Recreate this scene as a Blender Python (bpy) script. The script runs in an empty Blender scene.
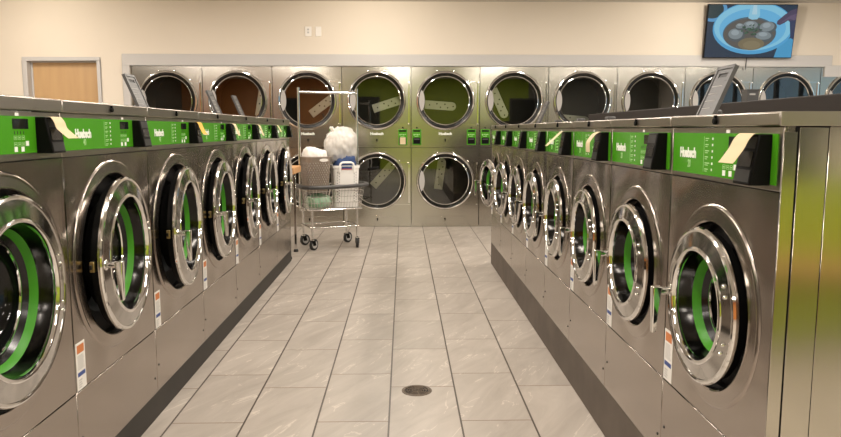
import bpy, bmesh, math, random
from mathutils import Vector, Matrix, noise
random.seed(7)
C = bpy.context.scene
COL = C.collection
PI = math.pi

# ------------------------------------------------------------------ materials
def nodes(m):
    m.use_nodes = True
    nt = m.node_tree
    return nt, nt.nodes['Principled BSDF']
def mat(name, col, rough=.5, metal=0., spec=.5, coat=0., emit=None, estr=1.):
    m = bpy.data.materials.new(name); nt, b = nodes(m)
    b.inputs['Base Color'].default_value = (*col, 1)
    b.inputs['Roughness'].default_value = rough
    b.inputs['Metallic'].default_value = metal
    b.inputs['Specular IOR Level'].default_value = spec
    b.inputs['Coat Weight'].default_value = coat
    if emit:
        b.inputs['Emission Color'].default_value = (*emit, 1); b.inputs['Emission Strength'].default_value = estr
    return m
def mixed(name, c1, c2, scale, rough=.6, detail=4, stretch=(1, 1, 1), bump=0., metal=0., rvar=0.):
    m = mat(name, c1, rough, metal); nt, b = nodes(m); N = nt.nodes.new; L = nt.links.new
    tc = N('ShaderNodeTexCoord'); mp = N('ShaderNodeMapping'); mp.inputs['Scale'].default_value = stretch
    L(tc.outputs['Object'], mp.inputs['Vector'])
    nz = N('ShaderNodeTexNoise'); nz.inputs['Scale'].default_value = scale; nz.inputs['Detail'].default_value = detail
    L(mp.outputs[0], nz.inputs['Vector'])
    r = N('ShaderNodeValToRGB'); r.color_ramp.elements[0].color = (*c1, 1); r.color_ramp.elements[1].color = (*c2, 1)
    r.color_ramp.elements[0].position = .3; r.color_ramp.elements[1].position = .7
    L(nz.outputs[0], r.inputs[0]); L(r.outputs[0], b.inputs['Base Color'])
    if bump:
        bp = N('ShaderNodeBump'); bp.inputs['Strength'].default_value = bump; bp.inputs['Distance'].default_value = .01
        L(nz.outputs[0], bp.inputs['Height']); L(bp.outputs[0], b.inputs['Normal'])
    return m
def steel(name, col, rough, wave=.02, grain=.06, gscale=(110, 110, 3), wscale=2.6):
    """stainless sheet: fine vertical brushing and a slight oil-canning of the sheet"""
    m = mat(name, col, rough, 1.); nt, b = nodes(m); N = nt.nodes.new; L = nt.links.new
    tc = N('ShaderNodeTexCoord'); mp = N('ShaderNodeMapping'); mp.inputs['Scale'].default_value = gscale
    L(tc.outputs['Object'], mp.inputs['Vector'])
    nz = N('ShaderNodeTexNoise'); nz.inputs['Scale'].default_value = 1.; nz.inputs['Detail'].default_value = 2
    L(mp.outputs[0], nz.inputs['Vector'])
    mr = N('ShaderNodeMapRange'); mr.inputs['To Min'].default_value = rough - grain; mr.inputs['To Max'].default_value = rough + grain
    L(nz.outputs[0], mr.inputs[0]); L(mr.outputs[0], b.inputs['Roughness'])
    wz = N('ShaderNodeTexNoise'); wz.inputs['Scale'].default_value = wscale; wz.inputs['Detail'].default_value = 1
    L(tc.outputs['Object'], wz.inputs['Vector'])
    bp = N('ShaderNodeBump'); bp.inputs['Strength'].default_value = 1.; bp.inputs['Distance'].default_value = wave
    L(wz.outputs[0], bp.inputs['Height']); L(bp.outputs[0], b.inputs['Normal'])
    return m
def glass(name, tint, refl_rough=.02, ior=1.5, gl=1.):
    m = bpy.data.materials.new(name); m.use_nodes = True; nt = m.node_tree; nt.nodes.clear(); N = nt.nodes.new; L = nt.links.new
    o = N('ShaderNodeOutputMaterial'); t = N('ShaderNodeBsdfTransparent'); t.inputs[0].default_value = (*tint, 1)
    g = N('ShaderNodeBsdfGlossy'); g.inputs['Roughness'].default_value = refl_rough; g.inputs[0].default_value = (gl, gl, gl, 1)
    f = N('ShaderNodeFresnel'); x = N('ShaderNodeMixShader')
    ge = N('ShaderNodeNewGeometry'); ma = N('ShaderNodeMath'); ma.operation = 'MULTIPLY_ADD'; ma.inputs[1].default_value = 1 / ior - ior; ma.inputs[2].default_value = ior
    L(ge.outputs['Backfacing'], ma.inputs[0]); L(ma.outputs[0], f.inputs[0])      # a thin pane: both sides reflect alike
    L(f.outputs[0], x.inputs[0]); L(t.outputs[0], x.inputs[1]); L(g.outputs[0], x.inputs[2]); L(x.outputs[0], o.inputs[0])
    return m

M = {}
M['steel'] = steel('washer_steel', (.41, .362, .322), .18, .030, .006)
M['steel_base'] = steel('base_steel', (.41, .362, .322), .20, .008, .006)
M['trim_steel'] = steel('trim_steel', (.46, .415, .37), .28, .004, .012)
M['dryer_steel'] = steel('dryer_steel', (.50, .475, .42), .17, .0030, .015, wscale=1.6)
M['side_steel'] = steel('side_steel', (.52, .49, .42), .15, .003, .015)
M['chrome'] = mat('chrome', (.80, .79, .77), .07, 1.)
M['plate'] = steel('door_plate', (.50, .485, .465), .09, .0012, .008)
M['dark_steel'] = mat('dark_steel', (.05, .048, .045), .35, 1.)
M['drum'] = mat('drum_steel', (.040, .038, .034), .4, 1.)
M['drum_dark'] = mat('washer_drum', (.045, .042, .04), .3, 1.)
M['baffle'] = mat('baffle_steel', (.82, .80, .72), .32, 1.)
M['black'] = mat('black_plastic', (.0028, .0026, .0024), .5, 0, .10)
M['gloss_black'] = mat('gloss_black', (.007, .0065, .006), .20, 0, .4)
M['dark_chrome'] = mat('dark_chrome', (.030, .029, .028), .16, 1.)
M['brass'] = mat('brass', (.45, .33, .14), .3, 1.)
M['rubber'] = mat('rubber', (.012, .012, .012), .55)
M['grey_plastic'] = mat('grey_plastic', (.060, .058, .056), .45)
M['dark_grey'] = mat('dark_grey_plastic', (.014, .0135, .013), .45, 0, .3)
M['green'] = mixed('green_panel', (.050, .245, .008), (.060, .275, .010), 6, .24)
M['green_ring'] = mat('green_trim', (.045, .235, .010), .4, 0, .25)
M['green_ink'] = mat('pale_green_ink', (.33, .58, .22), .4)
M['white_ink'] = mat('white_ink', (.78, .80, .72), .4)
M['display'] = mat('display_window', (.010, .012, .010), .10)
M['paper'] = mixed('cream_paper', (.58, .465, .275), (.63, .51, .32), 9, .8)
M['paper_yellow'] = mat('yellow_paper', (.72, .42, .06), .8)
M['label'] = mat('label_white', (.74, .71, .66), .6)
M['label_orange'] = mat('label_orange', (.52, .17, .05), .6)
M['label_blue'] = mat('label_blue', (.03, .06, .22), .6)
M['label_grey'] = mat('label_text_grey', (.40, .38, .36), .6)
M['wall'] = mixed('wall_paint', (.74, .665, .565), (.76, .685, .585), 1.3, .75, bump=.0)
M['ceiling'] = mat('ceiling_paint', (.55, .52, .48), .8)
M['grey_trim'] = mat('grey_trim_paint', (.53, .515, .505), .5)
M['wood_door'] = mixed('maple_veneer', (.50, .315, .155), (.55, .355, .175), 3, .4, 5, (6, 6, .6))
M['table_wood'] = mixed('table_wood', (.52, .27, .11), (.60, .33, .15), 5, .45, 4, (1, 8, 8))
M['plinth_l'] = mixed('dark_cove_base', (.020, .0165, .013), (.028, .023, .018), 4, .6)
M['plinth_r'] = mixed('brown_concrete', (.080, .061, .046), (.118, .092, .071), 5, .75, 6, bump=.05)
M['dark_bulk'] = mat('dark_bulkhead', (.026, .021, .018), .7, 0, .2)
M['white_plastic'] = mat('white_plastic', (.86, .83, .79), .4)
M['taupe'] = mat('taupe_plastic', (.27, .215, .17), .45)
M['cloth_white'] = mixed('white_cloth', (.76, .72, .66), (.84, .80, .75), 7, .9)
M['cloth_blue'] = mixed('blue_denim', (.022, .045, .13), (.06, .10, .22), 12, .9, bump=.3)
M['cloth_dark'] = mixed('dark_cloth', (.03, .03, .035), (.07, .07, .08), 12, .9, bump=.3)
M['red'] = mat('red_cloth', (.45, .02, .02), .8)
M['green_bag'] = mixed('pale_green_plastic', (.20, .42, .22), (.42, .55, .42), 9, .35)
M['wall_green'] = mat('green_wall_paint', (.33, .42, .02), .6)
M['wall_orange'] = mat('orange_wall_paint', (.56, .20, .04), .6)
M['taupe_refl_wall'] = mat('taupe_reflection_wall', (.17, .16, .135), .6)  # put on unseen walls to darken what the dryer glass reflects
M['cable'] = mat('cable_black', (.012, .012, .012), .5)
M['iron'] = mixed('drain_iron', (.10, .075, .055), (.17, .13, .095), 30, .5, metal=.7)
M['drain_dark'] = mat('drain_void', (.008, .007, .006), .8)
M['glass'] = glass('dryer_glass', (.62, .63, .58), .015, 2.05)
M['washer_glass'] = glass('washer_door_glass', (.45, .46, .45), .02, 1.4)
M['window_glass'] = glass('window_glass', (.9, .93, .95), .01, 1.45)

# plastic bag: thin milky film
def bag_mat():
    m = bpy.data.materials.new('bag_film'); m.use_nodes = True; nt = m.node_tree; nt.nodes.clear(); N = nt.nodes.new; L = nt.links.new
    o = N('ShaderNodeOutputMaterial'); d = N('ShaderNodeBsdfPrincipled'); d.inputs['Base Color'].default_value = (.86, .82, .76, 1); d.inputs['Roughness'].default_value = .35
    t = N('ShaderNodeBsdfTransparent'); t.inputs[0].default_value = (.9, .9, .9, 1); x = N('ShaderNodeMixShader')
    tc = N('ShaderNodeTexCoord'); nz = N('ShaderNodeTexNoise'); nz.inputs['Scale'].default_value = 9; L(tc.outputs['Object'], nz.inputs['Vector'])
    mr = N('ShaderNodeMapRange'); mr.inputs['To Min'].default_value = .28; mr.inputs['To Max'].default_value = .62; L(nz.outputs[0], mr.inputs[0])
    L(mr.outputs[0], x.inputs[0]); L(t.outputs[0], x.inputs[1]); L(d.outputs[0], x.inputs[2]); L(x.outputs[0], o.inputs[0])
    return m
M['bag'] = bag_mat()

def floor_mat():
    m = mat('stone_tile', (.5, .45, .4), .4); nt, b = nodes(m); N = nt.nodes.new; L = nt.links.new
    def math_(op, a, bb=None, c=None):
        n = N('ShaderNodeMath'); n.operation = op
        for i, v in enumerate((a, bb, c)):
            if v is None: continue
            if isinstance(v, (int, float)): n.inputs[i].default_value = v
            else: L(v, n.inputs[i])
        return n.outputs[0]
    g = N('ShaderNodeNewGeometry'); sp = N('ShaderNodeSeparateXYZ'); L(g.outputs['Position'], sp.inputs[0])
    TW, TL = .312, .61
    u = math_('DIVIDE', math_('ADD', sp.outputs[0], .066), TW)
    col = math_('FLOOR', u); fx = math_('FRACT', u)
    par = math_('SUBTRACT', col, math_('MULTIPLY', math_('FLOOR', math_('DIVIDE', col, 2)), 2))
    v = math_('DIVIDE', math_('SUBTRACT', math_('SUBTRACT', sp.outputs[1], 3.40), math_('MULTIPLY', par, .19)), TL)
    row = math_('FLOOR', v); fy = math_('FRACT', v)
    ex = math_('MULTIPLY', math_('MINIMUM', fx, math_('SUBTRACT', 1, fx)), TW)
    ey = math_('MULTIPLY', math_('MINIMUM', fy, math_('SUBTRACT', 1, fy)), TL)
    gx = math_('LESS_THAN', ex, .0040); gy = math_('LESS_THAN', ey, .0034)
    cb = N('ShaderNodeCombineXYZ'); L(col, cb.inputs[0]); L(row, cb.inputs[1])
    wn = N('ShaderNodeTexWhiteNoise'); wn.noise_dimensions = '2D'; L(cb.outputs[0], wn.inputs['Vector'])
    # per tile shift of the veins
    vs = N('ShaderNodeVectorMath'); vs.operation = 'SCALE'; vs.inputs['Scale'].default_value = 13.; L(wn.outputs['Color'], vs.inputs[0])
    va = N('ShaderNodeVectorMath'); L(g.outputs['Position'], va.inputs[0]); L(vs.outputs[0], va.inputs[1])
    mp = N('ShaderNodeMapping'); mp.vector_type = 'TEXTURE'; mp.inputs['Rotation'].default_value = (0, 0, 1.08); mp.inputs['Scale'].default_value = (1 / 1.8, 1 / 7.5, 1); L(va.outputs[0], mp.inputs[0])
    n1 = N('ShaderNodeTexNoise'); n1.inputs['Scale'].default_value = 1.; n1.inputs['Detail'].default_value = 7; n1.inputs['Roughness'].default_value = .62; n1.inputs['Distortion'].default_value = .8
    L(mp.outputs[0], n1.inputs['Vector'])
    r1 = N('ShaderNodeValToRGB'); e = r1.color_ramp.elements
    e[0].position = .30; e[0].color = (.335, .292, .250, 1); e[1].position = .70; e[1].color = (.455, .405, .352, 1)
    L(n1.outputs[0], r1.inputs[0])
    # pale hairline veins
    n2 = N('ShaderNodeTexNoise'); n2.inputs['Scale'].default_value = .8; n2.inputs['Detail'].default_value = 5; n2.inputs['Distortion'].default_value = 1.2; L(mp.outputs[0], n2.inputs['Vector'])
    vv = math_('ABSOLUTE', math_('SUBTRACT', n2.outputs[0], .5)); vein = math_('LESS_THAN', vv, .008)
    vein = math_('MULTIPLY', vein, math_('GREATER_THAN', n1.outputs[0], .52))
    mx0 = N('ShaderNodeMix'); mx0.data_type = 'RGBA'; L(math_('MULTIPLY', vein, .40), mx0.inputs[0]); L(r1.outputs[0], mx0.inputs[6]); mx0.inputs[7].default_value = (.70, .63, .54, 1)
    hv = N('ShaderNodeHueSaturation'); L(mx0.outputs[2], hv.inputs['Color']); L(math_('MULTIPLY_ADD', wn.outputs['Value'], .10, .95), hv.inputs['Value'])
    mx1 = N('ShaderNodeMix'); mx1.data_type = 'RGBA'; L(math_('MULTIPLY', gy, .85), mx1.inputs[0]); L(hv.outputs[0], mx1.inputs[6]); mx1.inputs[7].default_value = (.15, .10, .06, 1)
    mx2 = N('ShaderNodeMix'); mx2.data_type = 'RGBA'; L(math_('MULTIPLY', gx, .95), mx2.inputs[0]); L(mx1.outputs[2], mx2.inputs[6]); mx2.inputs[7].default_value = (.045, .03, .02, 1)
    L(mx2.outputs[2], b.inputs['Base Color'])
    b.inputs['Roughness'].default_value = .42
    return m
M['floor'] = floor_mat()

# ------------------------------------------------------------------ mesh helpers
class MB:
    def __init__(s): s.v = []; s.f = []; s.m = []; s.mats = []
    def mi(s, m):
        m = M[m] if isinstance(m, str) else m
        if m not in s.mats: s.mats.append(m)
        return s.mats.index(m)
    def add(s, vs, fs, m):
        o = len(s.v); k = s.mi(m); s.v += [tuple(p) for p in vs]
        for f in fs: s.f.append([i + o for i in f]); s.m.append(k)
    def box(s, x0, x1, y0, y1, z0, z1, m, skip=()):
        vs = [(x0, y0, z0), (x1, y0, z0), (x1, y1, z0), (x0, y1, z0), (x0, y0, z1), (x1, y0, z1), (x1, y1, z1), (x0, y1, z1)]
        F = {'b': [3, 2, 1, 0], 't': [4, 5, 6, 7], 'f': [0, 1, 5, 4], 'r': [1, 2, 6, 5], 'k': [2, 3, 7, 6], 'l': [3, 0, 4, 7]}
        s.add(vs, [f for k, f in F.items() if k not in skip], m)
    def hexa(s, p, m):   # 8 points: bottom 4 ccw, top 4
        s.add(p, [[3, 2, 1, 0], [4, 5, 6, 7], [0, 1, 5, 4], [1, 2, 6, 5], [2, 3, 7, 6], [3, 0, 4, 7]], m)
    def lathe(s, prof, m, c=(0, 0), n=64, y=0., caps=False):
        """prof (r, y) about an axis along y through (cx, cz); outward is -y"""
        for (r0, y0), (r1, y1) in zip(prof, prof[1:]):
            vs = []; fs = []
            for i in range(n):
                a = 2 * PI * i / n; ca, sa = math.cos(a), math.sin(a)
                vs += [(c[0] + r0 * ca, y + y0, c[1] + r0 * sa), (c[0] + r1 * ca, y + y1, c[1] + r1 * sa)]
            for i in range(n):
                j = (i + 1) % n; fs.append([2 * i, 2 * i + 1, 2 * j + 1, 2 * j])
            s.add(vs, fs, m)
    def vlathe(s, prof, m, c=(0, 0, 0), n=24, caps=True):
        """prof (r, z) about a vertical axis"""
        vs = []; fs = []
        for r, z in prof:
            for i in range(n):
                a = 2 * PI * i / n; vs.append((c[0] + r * math.cos(a), c[1] + r * math.sin(a), c[2] + z))
        for k in range(len(prof) - 1):
            for i in range(n):
                j = (i + 1) % n; fs.append([k * n + i, k * n + j, (k + 1) * n + j, (k + 1) * n + i])
        if caps: fs.append(list(range(n))[::-1]); fs.append([(len(prof) - 1) * n + i for i in range(n)])
        s.add(vs, fs, m)
    def tube(s, pts, r, m, n=8, closed=False):
        pts = [Vector(p) for p in pts]; N = len(pts); vs = []; fs = []; up = None
        for i, p in enumerate(pts):
            a = pts[i - 1] if (i > 0 or closed) else p; b = pts[(i + 1) % N] if (i < N - 1 or closed) else p
            t = (b - a).normalized()
            if up is None: up = Vector((0, 0, 1)) if abs(t.z) < .9 else Vector((1, 0, 0))
            x = t.cross(up).normalized(); up = x.cross(t).normalized()
            for k in range(n):
                w = 2 * PI * k / n; vs.append(p + x * (r * math.cos(w)) + up * (r * math.sin(w)))
        for i in range(N if closed else N - 1):
            j = (i + 1) % N
            for k in range(n):
                l = (k + 1) % n; fs.append([i * n + k, i * n + l, j * n + l, j * n + k])
        if not closed: fs.append(list(range(n))[::-1]); fs.append([(N - 1) * n + k for k in range(n)])
        s.add(vs, fs, m)
    def rod(s, a, b, r, m, n=10): s.tube([a, b], r, m, n)
    def prism(s, poly, y0, y1, m, skipback=False):
        """poly of (x, z), front at y0"""
        n = len(poly); vs = [(x, y0, z) for x, z in poly] + [(x, y1, z) for x, z in poly]
        fs = [list(range(n))] + ([] if skipback else [list(range(n, 2 * n))[::-1]]) + [[i, i + n, (i + 1) % n + n, (i + 1) % n] for i in range(n)]
        s.add(vs, fs, m)
    def build(s, name, parent=None, off=(0, 0, 0), loc=(0, 0, 0), smooth=35, bevel=0, seg=2, weld=True):
        me = bpy.data.meshes.new(name)
        me.from_pydata([(x - off[0], y - off[1], z - off[2]) for x, y, z in s.v], [], s.f)
        for m in s.mats: me.materials.append(m)
        me.polygons.foreach_set('material_index', s.m)
        bm = bmesh.new(); bm.from_mesh(me)
        if weld: bmesh.ops.remove_doubles(bm, verts=bm.verts, dist=1e-5)
        bmesh.ops.recalc_face_normals(bm, faces=bm.faces)
        bm.to_mesh(me); bm.free()
        if smooth:
            me.polygons.foreach_set('use_smooth', [True] * len(me.polygons)); me.set_sharp_from_angle(angle=math.radians(smooth))
        o = bpy.data.objects.new(name, me); COL.objects.link(o); o.location = loc
        if parent: o.parent = parent
        if bevel:
            b = o.modifiers.new('bevel', 'BEVEL'); b.width = bevel; b.segments = seg; b.limit_method = 'ANGLE'; b.angle_limit = math.radians(50)
        return o

def plate_hole(mb, x0, x1, z0, z1, c, rings, y, m, n=96):
    """flat sheet with a pressed ring and a round opening; rings = [(r, y)] from outside inwards"""
    angs = [2 * PI * i / n for i in range(n)]
    for X in (x0, x1):
        for Z in (z0, z1): angs.append(math.atan2(Z - c[1], X - c[0]) % (2 * PI))
    angs = sorted(set(round(a, 6) for a in angs)); K = len(angs); vs = []; fs = []
    for a in angs:
        ca, sa = math.cos(a), math.sin(a); t = 1e9
        if ca > 1e-9: t = min(t, (x1 - c[0]) / ca)
        if ca < -1e-9: t = min(t, (x0 - c[0]) / ca)
        if sa > 1e-9: t = min(t, (z1 - c[1]) / sa)
        if sa < -1e-9: t = min(t, (z0 - c[1]) / sa)
        row = [(c[0] + t * ca, y, c[1] + t * sa)]
        for r, yy in rings: row.append((c[0] + r * ca, y + yy, c[1] + r * sa))
        vs += row
    R = len(rings) + 1
    for i in range(K):
        j = (i + 1) % K
        for k in range(R - 1): fs.append([i * R + k, i * R + k + 1, j * R + k + 1, j * R + k])
    mb.add(vs, fs, m)

def text_mesh(txt, size, sx=1., bold=0., depth=.0004):
    cu = bpy.data.curves.new('lettering', 'FONT'); cu.body = txt; cu.size = size; cu.offset = bold; cu.extrude = depth
    cu.align_x = 'CENTER'; cu.align_y = 'CENTER'; cu.resolution_u = 3
    o = bpy.data.objects.new('lettering', cu); COL.objects.link(o)
    dg = bpy.context.evaluated_depsgraph_get()
    me = bpy.data.meshes.new_from_object(o.evaluated_get(dg))
    bpy.data.objects.remove(o); bpy.data.curves.remove(cu)
    for v in me.vertices: v.co = Vector((v.co.x * sx, -v.co.z, v.co.y))   # stand it up, facing -y
    return me
def put_text(txt, name, size, loc, m, parent, sx=1., bold=0.):
    me = text_mesh(txt, size, sx, bold); me.materials.clear(); me.materials.append(M[m])
    o = bpy.data.objects.new(name, me); COL.objects.link(o); o.location = loc; o.parent = parent
    return o

def tag(o, label, cat, group=None, kind=None):
    o['label'] = label; o['category'] = cat
    if group: o['group'] = group
    if kind: o['kind'] = kind
    return o
def structure(o, label=None):
    o['kind'] = 'structure'
    if label: o['label'] = label
    return o
def empty(name, loc, rz=0.):
    o = bpy.data.objects.new(name, None); COL.objects.link(o); o.location = loc; o.rotation_euler = (0, 0, rz); o.empty_display_size = .1
    return o
def copy_tree(o, parent=None):
    c = o.copy(); COL.objects.link(c)
    if parent: c.parent = parent
    for ch in list(o.children): copy_tree(ch, c)
    return c
def child(o, name):
    for c in o.children:
        if c.name.split('.')[0] == name: return c

# ------------------------------------------------------------------ layout numbers (metres), camera above the origin
CAM_H = 1.2536
A, B = -1.081, .8234           # faces of the left and the right row
YL, YR, DY = 6.8468, 6.6726, 9.278
WL, WR = .7569, .6411
CEIL = 2.855
YB = -4.6                      # rear wall
XL, XR = -7.0, 8.2
DW, DX = .88, .0995            # dryer pitch and a seam

# ------------------------------------------------------------------ the room
def box_obj(name, m, *b, bevel=0, **k):
    mb = MB(); mb.box(*b, m); return mb.build(name, bevel=bevel, **k)
structure(box_obj('floor', 'floor', XL - .2, XR + .2, YB - .2, DY + 1.6, -.1, 0))
structure(box_obj('ceiling', 'ceiling', XL - .2, XR + .2, YB - .2, DY + 1.6, CEIL, CEIL + .1))
mb = MB(); mb.box(XL - .2, XL, 2.0, DY + 1.6, 0, CEIL, 'wall'); mb.box(XL - .2, XL, YB - .2, 2.0, 0, CEIL, 'taupe_refl_wall'); structure(mb.build('wall_left', smooth=0))  # unseen taupe stretch added to darken the leftmost dryer's reflection
# back wall, pieces round the door and the dryer bay
mb = MB(); wy0, wy1 = DY + .004, DY + .16
DOOR = (-4.771, -3.804, 2.16); BAY = (-3.436, 6.30, 2.06)
mb.box(XL, DOOR[0], wy0, wy1, 0, CEIL, 'wall'); mb.box(DOOR[1], BAY[0], wy0, wy1, 0, CEIL, 'wall')
mb.box(DOOR[0], DOOR[1], wy0, wy1, DOOR[2], CEIL, 'wall'); mb.box(BAY[0], BAY[1], wy0, wy1, BAY[2], CEIL, 'wall')
mb.box(BAY[1], XR, wy0, wy1, 0, CEIL, 'wall')
structure(mb.build('wall_back', smooth=0))
structure(box_obj('wall_bay', 'wall', XL - .2, XR + .2, DY + 1.5, DY + 1.6, 0, CEIL))
# grey casing round the dryer bay
mb = MB()
mb.box(-3.529, 5.51, DY - .016, DY + .02, 2.056, 2.2, 'grey_trim'); mb.box(-3.529, -3.44, DY - .016, DY + .02, 0, 2.056, 'grey_trim')
structure(mb.build('trim_1', bevel=.003))
structure(box_obj('trim_2', 'grey_trim', 5.42, 6.42, DY - .022, DY + .02, 1.93, 2.075, bevel=.003))
# door in the back wall
dr = empty('door_1', (-4.288, DY, 0)); structure(dr)
mb = MB()
for x0, x1, z0, z1 in ((-.483, -.424, 0, 2.113), (.440, .483, 0, 2.113), (-.483, .483, 2.113, 2.16)):
    mb.box(x0, x1, -.015, .17, z0, z1, 'grey_trim')
for x0, x1, z0, z1 in ((-.424, -.405, 0, 2.098), (.425, .440, 0, 2.098), (-.424, .440, 2.098, 2.113)):
    mb.box(x0, x1, .085, .17, z0, z1, 'grey_trim')
mb.build('door_frame', dr, bevel=.003)
mb = MB(); mb.box(-.420, .436, .10, .145, .01, 2.108, 'wood_door'); lf = mb.build('door_leaf', dr, bevel=.002)
mb = MB(); mb.lathe([(0, -.06), (.02, -.06), (.027, -.045), (.02, -.03), (.01, -.025), (.01, 0), (.03, 0)], 'chrome', (.36, 1.0), 20, y=.10); mb.build('door_knob', lf)
# right wall: storefront glazing to the evening outside; rear wall in colour blocks, taupe added to darken the dryer reflections
mb = MB()
mb.box(XR, XR + .15, YB - .2, DY + 1.6, 0, .25, 'wall'); mb.box(XR, XR + .15, YB - .2, DY + 1.6, 2.55, CEIL, 'wall')
mb.box(XR, XR + .15, 6.6, DY + 1.6, .25, 2.55, 'wall'); mb.box(XR, XR + .15, YB - .2, -3.4, .25, 2.55, 'wall')
structure(mb.build('wall_right', smooth=0))
wn = 0
for i in range(5):
    y0 = -3.4 + i * 2.0; wn += 1
    w = empty('window_%d' % wn, (XR + .07, y0 + 1.0, .25)); structure(w)
    mb = MB()
    for ya, yb, za, zb in ((-1, -.95, 0, 2.3), (.95, 1, 0, 2.3), (-.95, .95, 0, .05), (-.95, .95, 2.25, 2.3), (-.03, .03, .05, 2.25)):
        mb.box(-.04, .04, ya, yb, za, zb, 'grey_plastic')
    mb.build('window_frame', w)
    mb = MB(); mb.box(-.004, .004, -.95, .95, .05, 2.25, 'window_glass'); mb.build('window_pane', w)
mb = MB(); mb.box(XL, -2.1, YB - .15, YB, 0, CEIL, 'wall_orange'); mb.box(-2.1, 4.0, YB - .15, YB, 0, CEIL, 'wall_green'); mb.box(4.0, 6.6, YB - .15, YB, 0, .72, 'wall_green'); mb.box(4.0, 6.6, YB - .15, YB, .72, 1.35, 'wall'); mb.box(4.0, XR, YB - .15, YB, 1.35, CEIL, 'taupe_refl_wall'); mb.box(6.6, XR, YB - .15, YB, 0, 1.35, 'wall')
structure(mb.build('wall_rear', smooth=0))
for i, (x0, x1, z1) in enumerate(((-4.6, -3.3, 2.25), (-1.45, -.75, 2.3), (3.4, 4.5, 2.25))):  # unseen dark doors, added for the dark shapes reflected in the dryers
    d = empty('door_%d' % (i + 2), ((x0 + x1) / 2, YB, 0)); structure(d); hw_ = (x1 - x0) / 2
    mb = MB()
    for a, b_, c, e in ((-hw_, -hw_ + .06, 0, z1), (hw_ - .06, hw_, 0, z1), (-hw_ + .06, hw_ - .06, z1 - .06, z1)): mb.box(a, b_, 0, .05, c, e, 'dark_steel')
    mb.build('door_frame', d); mb = MB(); mb.box(-hw_ + .06, hw_ - .06, .01, .035, .01, z1 - .06, 'display'); mb.build('door_leaf', d)
structure(box_obj('wall_low', 'wall_green', 1.7, 3.6, -1.22, -1.08, 0, .93)); structure(box_obj('bench_ledge', 'table_wood', 1.7, 3.6, -1.08, -.80, .42, .50))  # unseen low wall and wooden bench, added to reflect in the end side panel

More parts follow.
